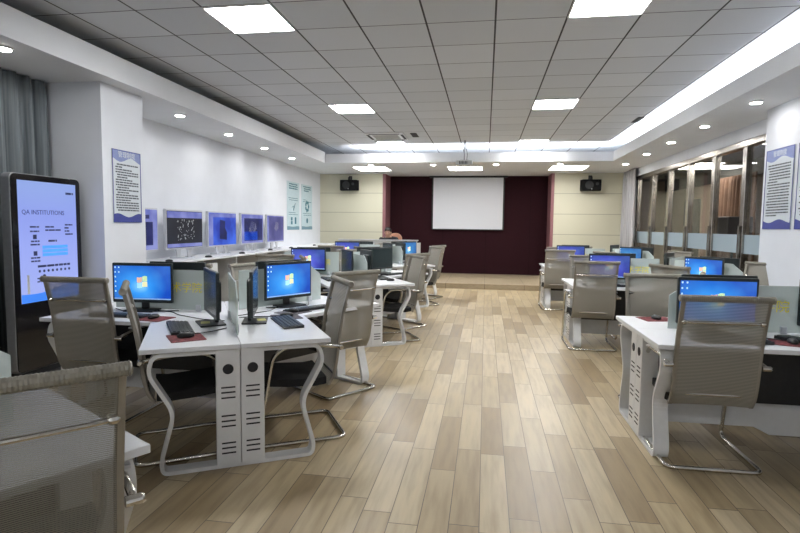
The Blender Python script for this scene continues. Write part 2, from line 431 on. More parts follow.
# downlights
def downlight(x, y, label):
    t = thing('downlight', label, 'downlight', (x, y, SOF))
    bm = bm_new(); add_lathe(bm, [(.055, -.001), (.075, -.001), (.078, -.008), (.056, -.012)], n=20); obj('trim_ring', bm, MW['white_metal'], t, smooth=False)
    bm = bm_new(); add_lathe(bm, [(.055, -.014), (.05, -.0155)], n=20); obj('lens', bm, MW['down_light'], t)
ordn = ['first', 'second', 'third', 'fourth', 'fifth', 'sixth']
for i, (x, y) in enumerate(((-3.9, 3.91), (-3.96, 6.56), (-4.02, 8.02), (-4.06, 9.50), (-4.08, 10.98))):
    downlight(x, y, 'round recessed downlight in the left soffit, %s one counting from the camera' % ordn[i])
for i, (x, y) in enumerate(((2.9, 6.55), (2.91, 7.98), (2.93, 9.38), (2.95, 10.8), (2.98, 12.45))):
    downlight(x, y, 'round recessed downlight in the right soffit, %s one counting from the camera' % ordn[i])
for i, x in enumerate((-2.67, -1.22, .20, 1.59)):
    downlight(x, 12.35, 'round recessed downlight in the front soffit, %s one from the left' % ordn[i])

# air conditioner cassette, slot, projector
t = thing('air_conditioner', 'grey square cassette air conditioner flush in the tiled ceiling', 'air conditioner', (-1.98, 10.65, CEIL))
bm = bm_new(); add_prism(bm, [(-.38, -.40), (.38, -.40), (.38, .40), (-.38, .40)], -.03, -.001); obj('panel', bm, MW['white_metal'], t, .01)
bm = bm_new()
for k in range(9): add_box(bm, -.25, .25, -.24+k*.055, -.215+k*.055, -.038, -.0305)
obj('grille', bm, MW['vent'], t)
bm = bm_new()
for e in ((-.30, .30, -.36, -.31), (-.30, .30, .31, .36), (-.36, -.31, -.28, .28), (.31, .36, -.28, .28)): add_box(bm, *e, -.034, -.0305)
obj('air_slot', bm, MW['dark'], t)
tag(box('ceiling_vent', (-.06, .06, -.22, .22, -.012, -.001), MW['dark'], loc=(-1.42, 10.6, CEIL)), 'small dark slot beside the ceiling air conditioner', 'vent')
tag(box('ceiling_vent', (-.05, .05, -.22, .22, -.01, -.001), MW['dark'], loc=(2.42, 9.45, CEIL)), 'short dark slot at the right edge of the tiled ceiling', 'vent')
t = thing('projector', 'small white projector hanging from the ceiling on a thin pole', 'projector', (-.47, 11.35, 2.76))
bm = bm_new(); add_prism(bm, [(-.17, -.13), (.17, -.13), (.17, .11), (.13, .13), (-.13, .13), (-.17, .11)], -.05, .05); obj('body', bm, MW['podium'], t, .012)
bm = bm_new(); add_lathe(bm, [(.03, .12), (.042, .13), (.042, .155), (.03, .158)], c=(.07, 0, 0), axis='y', n=16); obj('lens', bm, MW['black'], t)
bm = bm_new(); add_tube(bm, [(0, 0, .06), (0, 0, .468)], .014, 10); obj('pole', bm, MW['grey_metal'], t)
bm = bm_new(); add_box(bm, -.09, .09, -.06, .06, .05, .062); add_box(bm, -.09, -.075, -.06, .06, .03, .05); obj('bracket', bm, MW['grey_metal'], t)
bm = bm_new(); [add_box(bm, -.1+k*.03, -.085+k*.03, -.1325, -.1305, -.03, .03) for k in range(6)]; obj('vent_slots', bm, MW['dark'], t)
bm = bm_new(); add_tube(bm, [(.05, 0, .05), (.06, .01, .2), (.02, .01, .34), (.018, 0, .466)], .006, 6, .05); obj('cable', bm, MW['black'], t)

# projection screen
t = thing('projection_screen', 'white pull-down projection screen on the maroon front wall', 'projection screen', (-.51, 15.16, 0))
box('cloth', (-.965, .965, 0, .006, 1.375, 2.80), MW['screen_cloth'], t)
box('casing', (-1.08, 1.08, -.04, .07, 2.80, 2.849), MW['black'], t, .01)
bm = bm_new(); add_tube(bm, [(-.99, .003, 1.36), (.99, .003, 1.36)], .014, 10); obj('bottom_bar', bm, MW['black'], t)
bm = bm_new(); [add_box(bm, sx*.985-.02, sx*.985+.02, .0, .004, 1.37, 2.80) for sx in (-1, 1)]; obj('border', bm, MW['black'], t)

# speakers
def speaker(x, label):
    t = thing('wall_speaker', label, 'speaker', (x, 14.33, 2.53))
    bm = bm_new(); add_prism(bm, [(-.26, .10), (-.23, -.10), (.23, -.10), (.26, .10)], -.14, .14); obj('cabinet', bm, MW['matte_black'], t, .015)
    bm = bm_new(); add_lathe(bm, [(.10, -.101), (.105, -.108), (.085, -.108), (.03, -.104)], c=(-.06, 0, 0), axis='y'); add_lathe(bm, [(.035, -.101), (.04, -.107)], c=(.13, 0, .03), axis='y'); obj('driver', bm, MW['black'], t)
    bm = bm_new(); add_box(bm, -.03, .03, .02, .17, .14, .17); add_box(bm, -.045, .045, .15, .17, .10, .26); add_box(bm, -.03, .03, .0, .06, .14, .22); obj('bracket', bm, MW['black'], t)
    box('badge', (-.012, .012, -.104, -.101, -.11, -.09), MW['badge'], t)
speaker(-3.70, 'black loudspeaker on the beige panel left of the maroon recess')
speaker(2.62, 'black loudspeaker on the beige panel right of the maroon recess')

# ------------------------------------------------------------------ glass partition and corridor
mull = (13.42, 12.30, 11.24, 10.20, 9.15, 8.12, 7.06)
w = bpy.data.objects.new('window_1', None); COL.objects.link(w); w['kind'] = 'structure'; w.location = (3.54, 10.2, 0)
for k in range(len(mull)-1):
    a, b_ = mull[k+1]-10.2+.06, mull[k]-10.2-.06
    box('pane', (-.005, .005, a, b_, .1, 2.58), MW['pane'], w)
    box('frosted_band', (-.014, -.007, a, b_, 1.12, 1.38), MW['frost'], w)
    box('door_rail', (-.03, .03, a, b_, .02, .10), MW['steel'], w)
for y in mull:
    o = box('mullion', (-.045, .045, y-10.2-.055, y-10.2+.055, 0, 2.6), MW['steel'], w, .006)
    box('handle', (-.075, -.05, y-10.2-.02, y-10.2+.02, .9, 1.5), MW['steel'], o)
box('head_rail', (-.06, .06, -3.2, 3.3, 2.58, 2.67), MW['steel'], w, .01)
sbox('floor', (3.6, 5.0, 4, 16, -.05, 0), MW['hall_wall'])
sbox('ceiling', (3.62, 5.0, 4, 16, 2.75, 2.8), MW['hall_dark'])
sbox('wall_right', (4.9, 5.0, 4, 16, 0, 2.8), MW['hall_wall'])
sbox('wall_front', (3.6, 4.9, 15.9, 16, 0, 2.8), MW['hall_wall'])
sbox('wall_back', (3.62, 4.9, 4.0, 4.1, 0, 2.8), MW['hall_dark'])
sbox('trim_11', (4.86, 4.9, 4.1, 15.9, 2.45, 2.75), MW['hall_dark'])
for k, y in enumerate((8.3, 13.4)):
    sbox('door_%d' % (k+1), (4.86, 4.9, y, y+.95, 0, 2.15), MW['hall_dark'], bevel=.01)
for y, l in ((8.4, 'nearer'), (12.0, 'farther')):
    ceiling_panel(4.3, y, 2.75, .6, 1.2, 'light panel on the corridor ceiling beyond the glass, the %s one' % l, MW['hall_light'])
def curtain(name, p0, p1, z0, z1, mat, label, amp=.05, waves=10, th=.006, kk=None):
    p0, p1 = Vector(p0), Vector(p1); d = p1-p0; n = Vector((-d.y, d.x)).normalized(); L = d.length
    bm = bm_new(); K = waves*10; rows_ = []
    for h, sc in ((z0, 1.15), (z0+(z1-z0)*.5, 1.0), (z1-.12, .8), (z1, .55)):
        r = []
        for i in range(K+1):
            t_ = i/K; a = amp*sc*(math.sin(t_*waves*2*math.pi)+.35*math.sin(t_*waves*4.7*math.pi+1)) 
            q = p0+d*(t_ + .004*math.sin(h*3+t_*9)) + n*a; r.append(bm.verts.new((q.x, q.y, h)))
        rows_.append(r)
    for A, B in zip(rows_, rows_[1:]):
        for i in range(K): bm.faces.new((A[i], A[i+1], B[i+1], B[i]))
    o = obj(name, bm, mat, smooth=True)
    md = o.modifiers.new('thick', 'SOLIDIFY'); md.thickness = th
    return tag(o, label, 'curtain')
curtain('curtain', (4.80, 10.6), (4.80, 12.6), .02, 2.5, MW['brown_cloth'], 'brown pleated curtain in the corridor beyond the glass partition', .05, 12)
curtain('curtain', (3.40, 13.2), (3.42, 14.42), .13, 2.84, MW['curtain_light'], 'pale grey curtain gathered in the far right corner', .045, 5)
curtain('curtain', (-4.40, 1.2), (-4.40, 4.88), .02, 2.84, MW['curtain'], 'slate grey pleated curtain behind the information kiosk', .05, 22)
t = thing('loudspeaker_cabinet', 'black box standing on a stand in the corridor behind glass', 'speaker', (4.4, 10.5, 0))
bm = bm_new(); add_box(bm, -.2, .2, -.28, .28, 1.22, 1.68); obj('cabinet', bm, MW['black'], t, .02)
bm = bm_new(); add_tube(bm, [(0, 0, .03), (0, 0, 1.22)], .025); add_lathe(bm, [(.25, .001), (.25, .02), (.03, .035)]); obj('stand', bm, MW['black'], t)

# ------------------------------------------------------------------ posters
def wave_strip(bm, w, z0, z1, x, amp, up=True, ph=0.):
    n = 16; A, B = [], []
    for i in range(n+1):
        s = -w/2+w*i/n; a = amp*math.sin(i/n*2*math.pi*1.3+ph)
        A.append(bm.verts.new((x, s, z0+(0 if up else a)))); B.append(bm.verts.new((x, s, z1+(a if up else 0))))
    for i in range(n): bm.faces.new((A[i], A[i+1], B[i+1], B[i]))
def lines(bm, y0, y1, z_top, z_bot, n, x, h, rnd, d=.0006, gap=0):
    """rows of broken writing too small to read, as raised ink"""
    for k in range(n):
        z = z_top-(z_top-z_bot)*k/max(1, n-1); y = y0 + (0 if rnd.random() < .7 else (y1-y0)*.06)
        end = y1 if rnd.random() < .75 else y0+(y1-y0)*rnd.uniform(.3, .8)
        while y < end-.01:
            L = rnd.uniform(1.5, 5)*h; L = min(L, end-y)
            add_box(bm, x, x+d, y, y+L, z-h/2, z+h/2); y += L+h*.45
MW['poster_paper'] = plain('poster_paper', (.60, .65, .70), .55, noise=.02)
MW['poster_navy'] = plain('poster_navy', (.03, .045, .26), .5)
MW['poster_lilac'] = plain('poster_lilac', (.20, .25, .50), .5)
MW['poster_teal'] = plain('poster_teal', (.13, .26, .34), .5)
MW['poster_pale'] = plain('poster_pale_blue', (.50, .63, .69), .5)
MW['ink'] = plain('ink', (.07, .08, .10), .7)
MW['ink_teal'] = plain('ink_teal', (.05, .18, .24), .7)
def poster(loc, rz, w_, h_, label, seed, kind='rules'):
    rnd = random.Random(seed)
    t = thing('poster', label, 'poster', loc, rz)
    o = box('board', (0.001, .010, -w_/2, w_/2, 0, h_), MW['poster_paper' if kind == 'rules' else 'poster_pale'], t)
    x = .0115
    if kind == 'rules':
        bm = bm_new(); wave_strip(bm, w_, .001, h_*.10, x, .02, True, rnd.random()*3); obj('footer_wave', bm, MW['poster_navy'], t)
        bm = bm_new(); wave_strip(bm, w_, h_*.87, h_-.001, x, .025, False, rnd.random()*3); obj('header_wave', bm, MW['poster_lilac'], t)
        bm = text_bm('管理制度', .07); bmesh.ops.transform(bm, matrix=Matrix.Translation((x+.001, 0, h_*.935)) @ Matrix(((0, 0, 1, 0), (1, 0, 0, 0), (0, 1, 0, 0), (0, 0, 0, 1))), verts=bm.verts)
        obj('heading', bm, MW['poster_paper'], t)
        bm = bm_new(); lines(bm, -w_*.40, w_*.40, h_*.80, h_*.17, 19, x, .014, rnd); obj('writing', bm, MW['ink'], t)
        bm = bm_new()
        for e in ((-w_/2, w_/2, 0, .008), (-w_/2, w_/2, h_-.008, h_), (-w_/2, -w_/2+.008, 0.008, h_-.008), (w_/2-.008, w_/2, .008, h_-.008)): add_box(bm, .0105, .014, *e)
        obj('edge_frame', bm, MW['poster_navy'], t)
    else:
        bm = bm_new(); wave_strip(bm, w_, .001, h_*.07, x, .006, True, 1.); obj('footer_band', bm, MW['poster_teal'], t)
        bm = bm_new(); lines(bm, -w_*.35, w_*.35, h_*.95, h_*.86, 3, x, .028, rnd); lines(bm, -w_*.4, w_*.4, h_*.66, h_*.62, 2, x, .014, rnd); lines(bm, -w_*.4, w_*.4, h_*.36, h_*.32, 2, x, .012, rnd); obj('writing', bm, MW['ink_teal'], t)
        bm = bm_new()
        if kind == 'rings':
            for k in range(7):
                a = k/7*6.28; add_lathe(bm, [(.05, x), (.05, x+.001)], c=(0, .11*math.cos(a), h_*.52+.11*math.sin(a)), axis='x', n=10)
            obj('drawing', bm, MW['ink_teal'], t); bm = bm_new()
            add_lathe(bm, [(.07, x), (.07, x+.001)], c=(0, 0, h_*.20), axis='x', n=12)
        else:
            for (yy, zz) in ((-.12, .22), (.14, .22), (-.12, .14), (.14, .15)):
                add_box(bm, x, x+.001, yy-.055, yy+.055, h_*zz-.03, h_*zz+.05)
            add_sweep(bm, [Vector((x+.002, -.1, h_*.47)), Vector((x+.002, .02, h_*.50)), Vector((x+.002, .0, h_*.40)), Vector((x+.002, .12, h_*.56))], circ(.006, 5))
        obj('drawing', bm, MW['ink_teal'], t)
poster((-3.83, 5.29, 1.45), 0, .46, .76, 'rules poster with blue wave header on the white column behind the kiosk', 1)
poster((3.23, 6.64, 1.46), math.pi, .58, .90, 'rules poster with navy wave foot on the right wall beside the glass partition', 2)
poster((3.23, 5.98, 1.46), math.pi, .58, .90, 'rules poster cut by the right edge of the photo', 5)
poster((XL, 12.36, 1.32), 0, .82, 1.14, 'pale blue narrow poster on the left wall, the one nearer the displays', 3, 'cards')
poster((XL, 13.36, 1.32), 0, .82, 1.14, 'pale blue narrow poster with a ring of dark drawings near the front corner', 4, 'rings')

# ------------------------------------------------------------------ information kiosk
t = thing('information_kiosk', 'tall black freestanding touchscreen kiosk in a grey metal case before the curtain', 'kiosk', (-4.02, 4.44, 0))
def rrect(w_, h_, r, n=5, z0=0.):
    out = []
    for cx, cz, a0 in ((w_/2-r, z0+r, -90), (w_/2-r, z0+h_-r, 0), (-w_/2+r, z0+h_-r, 90), (-w_/2+r, z0+r, 180)):
        for k in range(n+1): a = R(a0+90*k/n); out.append((cx+r*math.cos(a), cz+r*math.sin(a)))
    return out
X_, Y_, Z_ = Vector((1, 0, 0)), Vector((0, 1, 0)), Vector((0, 0, 1))
bm = bm_new(); add_extr(bm, rrect(.80, 1.77, .05, 5, .10), Vector((-.10, 0, 0)), Y_, Z_, X_, .09); obj('case', bm, MW['grey_metal'], t, .006)
bm = bm_new(); add_extr(bm, rrect(.785, 1.755, .045, 5, .108), Vector((-.0095, 0, 0)), Y_, Z_, X_, .0095); obj('front_glass', bm, plain('black_kiosk_glass', (.006, .006, .008), .08), t)
M, nt, b = new_mat('kiosk_page')
tc = N(nt, 'ShaderNodeTexCoord'); s = N(nt, 'ShaderNodeSeparateXYZ'); nt.links.new(tc.outputs['Object'], s.inputs[0])
cc = ramp(nt, math_n(nt, 'DIVIDE', math_n(nt, 'SUBTRACT', s.outputs[2], .7), 1.1), [(0, (.42, .50, .98)), (.45, (.36, .44, .98)), (.7, (.30, .38, .92)), (1, (.30, .42, .85))])
emis_color(M, nt, b, cc, .85)
box('screen', (.0005, .003, -.335, .335, .72, 1.81), M, t)
bm = bm_new()
for k in range(9):
    a = -.335+.67*k/9; b2 = -.335+.67*(k+1)/9
    za, zb = .80+.05*(k/9)-.02*math.sin(k/9*5), .80+.05*((k+1)/9)-.02*math.sin((k+1)/9*5)
    vs = [bm.verts.new(v) for v in ((.0035, a, .72), (.0035, b2, .72), (.0035, b2, zb), (.0035, a, za))]; bm.faces.new(vs)
obj('page_wave', bm, emit('page_blue', (.03, .16, .62), .8), t)
bm = text_bm('QA INSTITUTIONS', .058); PM = lambda x, y, z: Matrix.Translation((x, y, z)) @ Matrix(((0, 0, 1, 0), (1, 0, 0, 0), (0, 1, 0, 0), (0, 0, 0, 1)))
bmesh.ops.transform(bm, matrix=PM(.0045, -.06, 1.53), verts=bm.verts); obj('page_title', bm, MW['poster_navy'], t)
MW['page_ink'] = plain('page_ink', (.02, .03, .12), .6)
rnd = random.Random(11); bm = bm_new()
for (y0, y1, zt, zb, n, h) in ((-.22, -.12, 1.40, 1.36, 2, .014), (-.22, -.12, 1.27, 1.24, 2, .014), (-.22, -.12, 1.12, 1.09, 2, .014), (-.05, .13, 1.40, 1.37, 2, .014),
                                (.18, .28, 1.42, 1.33, 4, .014), (-.02, .08, 1.27, 1.27, 1, .018), (-.15, .25, 1.04, 1.04, 1, .02), (.20, .30, 1.72, 1.72, 1, .02), (-.16, -.10, .93, .90, 2, .012), (-.08, .18, .90, .90, 1, .008), (-.08, .18, .82, .82, 1, .008)):
    lines(bm, y0, y1, zt, zb, n, .0035, h, rnd, .001); obj('page_writing', bm, MW['page_ink'], t); bm = bm_new()
for k in range(8): add_lathe(bm, [(.013, .0035), (.013, .0045)], c=(0, -.13+k*.05, .995), axis='x', n=8)
add_lathe(bm, [(.02, .0035), (.02, .0045)], c=(0, -.08, .945), axis='x', n=10)
for yy, zz in ((-.17, 1.31), (-.17, 1.16)): add_box(bm, .0035, .0045, yy-.02, yy+.02, zz-.02, zz+.02)
obj('page_icons', bm, MW['page_ink'], t)
bm = bm_new()
for k in range(3): add_box(bm, .0034, .0042, -.09, .21, 1.13+k*.035, 1.158+k*.035)
obj('page_banner', bm, emit('banner_blue', (.05, .25, .85), .8), t)
box('page_sidebar', (.0034, .004, -.27, -.245, .80, .97), MW['paper'], t)
bm = bm_new(); add_prism(bm, [(-.28, -.42), (.16, -.42), (.16, .42), (-.28, .42)], 0.001, .05); obj('base', bm, MW['black'], t, .015)
box('plinth', (-.11, .0, -.38, .38, .05, .10), MW['black'], t)

# ------------------------------------------------------------------ office chair prototype (faces local +x)
def chair_parts(t, meshmat):
    prof = [(-.180, .375), (-.218, .43), (-.238, .52), (-.250, .62), (-.260, .72), (-.275, .81), (-.300, .92), (-.330, 1.038)]
    P = fillet([(a, 0, b) for a, b in prof], .05, 2)
    # seat sling and cushion
    bm = bm_new()
    sp = [(-.175, .412), (-.10, .402), (.08, .412), (.20, .425), (.245, .405), (.255, .375)]
    for s_ in range(len(sp)-1):
        pass
    lo, hi = [], []
    for a, b in sp: hi.append((a, b+.02)); lo.append((a, b-.03))
    o_ = [(a, b) for a, b in hi]+[(a, b) for a, b in lo[::-1]]
    add_extr(bm, o_, Vector((0, -.235, 0)), X_, Z_, Y_, .47); obj('seat', bm, MW['black_fabric'], t, .012)
    bm = bm_new(); r_ = []
    for p in P: r_.append([bm.verts.new((p.x + .018*(1-(k/4-1)**2) - .018, .222*(k/4-1), p.z)) for k in range(9)])
    for A, B in zip(r_, r_[1:]):
        for k in range(8): bm.faces.new((A[k], A[k+1], B[k+1], B[k]))
    o = obj('backrest', bm, meshmat, t, smooth=True)
    for sgn in (-1, 1):
        bm = bm_new(); path = [Vector((p.x-.004, sgn*.230, p.z)) for p in P]
        add_sweep(bm, path, [(-.013, -.011), (.013, -.011), (.013, .011), (-.013, .011)], up=Vector((1, 0, 0))); obj('back_rail', bm, MW['rail'], t, .004)
    bm = bm_new(); e = P[-1]
    n = 92; path = [Vector((e.x-.010, -.246+.492*k/n, e.z+.012)) for k in range(n+1)]
    # ribbed roll
    rings = []
    for k, p in enumerate(path):
        rr = .0195 + (.0016 if k % 2 else 0)
        rings.append([bm.verts.new((p.x+rr*math.cos(2*math.pi*j/10), p.y, p.z+rr*math.sin(2*math.pi*j/10))) for j in range(10)])
    for A, B in zip(rings, rings[1:]):
        for j in range(10): bm.faces.new((A[j], A[(j+1) % 10], B[(j+1) % 10], B[j]))
    bm.faces.new(rings[0][::-1]); bm.faces.new(rings[-1]); roll = obj('top_roll', bm, MW['ribroll'], t)
    for sgn in (-1, 1):
        bm = bm_new(); add_lathe(bm, [(.020, 0), (.023, .003*sgn), (.018, .008*sgn)], c=(e.x-.01, sgn*.247, e.z+.012), axis='y', n=14); obj('end_cap', bm, MW['rail'], roll)
    bm = bm_new(); add_tube(bm, [(-.306, -.228, .905), (-.320, -.15, .905), (-.323, 0, .905), (-.320, .15, .905), (-.306, .228, .905)], .008, 8)
    for sgn in (-1, 1): add_lathe(bm, [(.013, -.012), (.016, -.006), (.016, .006), (.013, .012)], c=(-.311, sgn*.212, .905), axis='y', n=10)
    obj('back_crossbar', bm, MW['chrome'], t)
    bm = bm_new(); add_tube(bm, [(-.222, -.235, .45), (-.222, .235, .45)], .009, 8); obj('seat_crossbar', bm, MW['chrome'], t)
    bm = bm_new(); add_tube(bm, [(.215, -.262, .372), (.215, .262, .372)], .010, 8); obj('seat_crossbar', bm, MW['chrome'], t)
    # cantilever tube: one run from the left arm over the floor to the right arm
    side = [(-.265, .635), (-.10, .662), (.10, .662), (.185, .60), (.285, .05), (.255, .016)]
    pts = [(a, -.27, b) for a, b in side] + [(-.30, -.27, .016), (-.30, .27, .016)] + [(a, .27, b) for a, b in side[::-1]]
    bm = bm_new(); P2 = fillet(pts, .06, 5)
    add_sweep(bm, P2, circ(.0135, 9)); obj('sled_frame', bm, MW['chrome'], t, smooth=True)
    for sgn in (-1, 1):
        bm = bm_new(); add_sweep(bm, fillet([(-.13, sgn*.27, .684), (.06, sgn*.27, .684), (.14, sgn*.27, .662)], .05, 3), [(-.022, -.008), (.022, -.008), (.022, .006), (-.022, .006)]); obj('armrest', bm, MW['silver'], t, .003)
        bm = bm_new(); add_lathe(bm, [(.016, 0), (.016, .045), (.012, .052)] if sgn > 0 else [(.016, 0), (.016, -.045), (.012, -.052)], c=(-.262, sgn*.245, .635), axis='y', n=12)
        obj('arm_bolt', bm, MW['chrome'], t, smooth=False)
chair_n = [0]
chair_proto = {}
def chair(x, y, face, label, near=False, z=0, group='mesh back cantilever chairs around the desks'):
    key = 'near' if near else 'std'
    if key not in chair_proto:
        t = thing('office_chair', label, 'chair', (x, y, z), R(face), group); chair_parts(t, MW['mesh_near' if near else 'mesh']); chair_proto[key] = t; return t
    return dup(chair_proto[key], (x, y, z), R(face), label, group)

# ------------------------------------------------------------------ desk island prototype: three arms at -60, 60, 180
AW, AL = .54, 1.20
def desk_island(loc, label):
    t = thing('desk_island', label, 'desk', loc, 0, 'three-armed white computer desks')
    for ang in (-60, 60, 180):
        M_ = Matrix.Rotation(R(ang), 4, 'Z')
        def part(name, bm, mat, par=t, bev=0, smooth=False):
            bmesh.ops.transform(bm, matrix=M_, verts=bm.verts); return obj(name, bm, mat, par, bev, smooth)
        for s in (-1, 1):
            bm = bm_new(); g = .0015
            pts = [(.003, s*g), (AL, s*g), (AL, s*AW), (AW/math.sqrt(3)+.002, s*AW)]
            if s < 0: pts = pts[::-1]
            add_prism(bm, pts, .722, .75); part('desktop', bm, MW['desk'], bev=.003)
        # bent steel end frame
        hp = [(.475, .703), (.50, .60), (.365, .36), (.44, .08), (.43, .012)]
        loop = [(0, .703)] + hp + [(0, .012)] + [(-a, b) for a, b in hp[::-1]]
        path = fillet([(AL-.075, a, b) for a, b in loop], .07, 5, True)
        bm = bm_new(); add_sweep(bm, path, [(-.045, -.011), (.045, -.011), (.045, .011), (-.045, .011)], True, up=Vector((0, 0, 1)))
        part('end_frame', bm, MW['white_metal'], smooth=False)
        for s in (-1, 1):
            bm = bm_new(); y0, y1 = sorted((s*.002, s*.137)); add_box(bm, AL-.13, AL-.022, y0, y1, .024, .718)
            cab = part('end_cabinet', bm, MW['white_metal'], bev=.003)
            yc = s*.070
            for zs in ((.49, .46, .428), (.32, .288, .257), (.155, .125, .094)):
                bm = bm_new()
                for z in zs: add_box(bm, AL-.024, AL-.0205, yc-.040, yc+.040, z-.0045, z+.0045)
                part('vent_slots', bm, MW['dark'], cab)
            bm = bm_new(); add_lathe(bm, [(.028, AL-.024), (.031, AL-.019), (.026, AL-.018)], c=(0, yc, .60), axis='x', n=18)
            part('cable_grommet', bm, MW['dark'], cab)
        bm = bm_new(); add_box(bm, .08, AL-.14, -.13, .13, .30, .712); part('under_desk_shade_block', bm, MW['black'])  # black block standing in for shade and equipment under the desk arm
        bm = bm_new(); add_extr(bm, [(.06, .05), (.30, .05), (.40, .10), (AL-.14, .10), (AL-.14, .296), (.06, .296)], Vector((0, -.02, 0)), X_, Z_, Y_, .04); part('lower_panel', bm, MW['white_metal'], bev=.004)
        # glass divider with sloped end
        bm = bm_new(); pts = [(.10, .757), (.98, .757), (.98, .99), (.86, 1.075), (.10, 1.075)]
        add_extr(bm, pts, Vector((0, -.004, 0)), X_, Z_, Y_, .008); gl = part('glass_divider', bm, MW['divider'])
        bm = text_bm('沧州职业技术学院', .088, .0006)
        if ang == 60: Mx = Matrix(((-1, 0, 0, .57), (0, 0, 1, .0052), (0, 1, 0, .93), (0, 0, 0, 1)))
        else: Mx = Matrix(((-1, 0, 0, .57), (0, 0, 1, .0052), (0, 1, 0, .93), (0, 0, 0, 1)))
        bmesh.ops.transform(bm, matrix=Mx, verts=bm.verts); part('lettering', bm, MW['yellow_text'], gl)
        for xx in (.25, .84):
            bm = bm_new(); add_box(bm, xx-.02, xx+.02, -.018, -.0045, .7505, .80); add_box(bm, xx-.02, xx+.02, .0045, .018, .7505, .80); part('glass_clamp', bm, MW['silver'], gl, .002)
    return t

ISL = {}
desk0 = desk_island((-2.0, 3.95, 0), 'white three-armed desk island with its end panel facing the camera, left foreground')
ISL['L1'] = (-2.0, 3.95)
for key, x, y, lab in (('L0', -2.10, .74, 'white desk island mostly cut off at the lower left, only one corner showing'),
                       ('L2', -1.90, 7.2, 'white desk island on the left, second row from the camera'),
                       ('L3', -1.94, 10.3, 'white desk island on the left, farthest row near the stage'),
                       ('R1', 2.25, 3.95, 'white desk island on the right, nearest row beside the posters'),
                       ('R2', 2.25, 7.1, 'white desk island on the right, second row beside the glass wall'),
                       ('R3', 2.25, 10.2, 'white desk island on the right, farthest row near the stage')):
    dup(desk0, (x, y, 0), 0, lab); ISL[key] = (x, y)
def at(key, arm, side, along, perp):
    cx, cy_ = ISL[key]; a = R(arm); d = Vector((math.cos(a), math.sin(a))); n = Vector((-d.y, d.x))*side
    p = Vector((cx, cy_))+d*along+n*perp
    return p.x, p.y, math.degrees(math.atan2(n.y, n.x))      # position and outward direction

ISN = {'L0': 'cut-off lower left desk', 'L1': 'nearest full left desk', 'L2': 'second-row left desk', 'L3': 'farthest left desk',
       'R1': 'nearest right desk', 'R2': 'second-row right desk', 'R3': 'farthest right desk'}
SEAT = {(-60, 1): 'right side of front arm', (-60, -1): 'left side of front arm', (60, -1): 'right side of back arm',
        (60, 1): 'left side of back arm', (180, 1): 'near side of left arm', (180, -1): 'far side of left arm'}
def where(key, arm, side): return SEAT[(arm, side)] + ', ' + ISN[key]

# ------------------------------------------------------------------ monitor prototype (screen faces local +x)
def monitor_parts(t, screen):
    bm = bm_new(); add_extr(bm, [(-.11, -.09), (.11, -.09), (.12, .08), (-.12, .08)], Vector((.0, 0, .001)), Y_, X_, Z_, .012); obj('stand_base', bm, MW['black'], t, .004)
    bm = bm_new(); add_box(bm, -.055, -.03, -.03, .03, .012, .20); obj('stand_neck', bm, MW['black'], t, .006)
    bm = bm_new(); add_extr(bm, rrect(.495, .315, .008, 3, .065), Vector((-.022, 0, 0)), Y_, Z_, X_, .022)
    sh = obj('housing', bm, MW['back_black'], t, .003)
    bm = bm_new(); add_extr(bm, rrect(.36, .22, .03, 3, .10), Vector((-.046, 0, 0)), Y_, Z_, X_, .024); obj('rear_bulge', bm, MW['back_black'], sh, .006)
    bm = bm_new(); add_lathe(bm, [(.014, -.0465), (.012, -.049)], c=(0, 0, .30), axis='x', n=14); obj('badge', bm, MW['badge'], sh)
    if screen:
        bm = bm_new(); add_box(bm, -.0005, .0015, -.234, .234, -.134, .134); sc = obj('screen', bm, MW[screen], t, loc=(0, 0, .224))
        for c in range(2 if screen == 'desktop_blue' else 1):
            bm = bm_new()
            for r_ in range(6 if c == 0 else 2): add_box(bm, .0018, .0023, -.222+c*.03-.005, -.222+c*.03+.005, .120-r_*.038-.006, .120-r_*.038+.006)
            obj('icons', bm, MW['icon'], sc)
        bm = bm_new(); add_box(bm, .0018, .0022, -.234, .234, -.134, -.124); obj('taskbar', bm, MW['taskbar'], sc)
        for (a, b_, mk) in ((-1, 1, 'logo_r'), (1, 1, 'logo_g'), (-1, -1, 'logo_b'), (1, -1, 'logo_y')):
            bm = bm_new(); o_ = []
            y0, y1 = sorted((a*.0025, a*.042)); z0, z1 = sorted((b_*.0025, b_*.042))
            wv = lambda y: .008*math.sin(y*60)
            o_ = [(y0, z0+wv(y0)), ((y0+y1)/2, z0+wv((y0+y1)/2)), (y1, z0+wv(y1)), (y1, z1+wv(y1)), ((y0+y1)/2, z1+wv((y0+y1)/2)), (y0, z1+wv(y0))]
            add_extr(bm, o_, Vector((.0018, 0, .005)), Y_, Z_, X_, .0006); obj('logo_pane', bm, MW[mk], sc)
    else:
        box('screen', (-.0005, .0012, -.234, .234, .09, .358), MW['screen_off'], t)
mon_proto = {}
def monitor(key, arm, side, screen, along=.62, perp=.13, rot=0, extra='', name=None):
    x, y, f = at(key, arm, side, along, perp)
    st = {'desktop_blue': 'with bright blue picture', 'desktop_purple': 'with violet-blue picture', 'desktop_cyan': 'with pale blue picture', None: 'with dark screen'}[screen]
    lab = 'black monitor %s, %s' % (st, where(key, arm, side))
    if screen not in mon_proto:
        t = thing('monitor', lab, 'monitor', (x, y, .7505), R(f+rot), 'black flat monitors on the desk islands'); monitor_parts(t, screen); mon_proto[screen] = t
    else: t = dup(mon_proto[screen], (x, y, .7505), R(f+rot), lab)
    return t
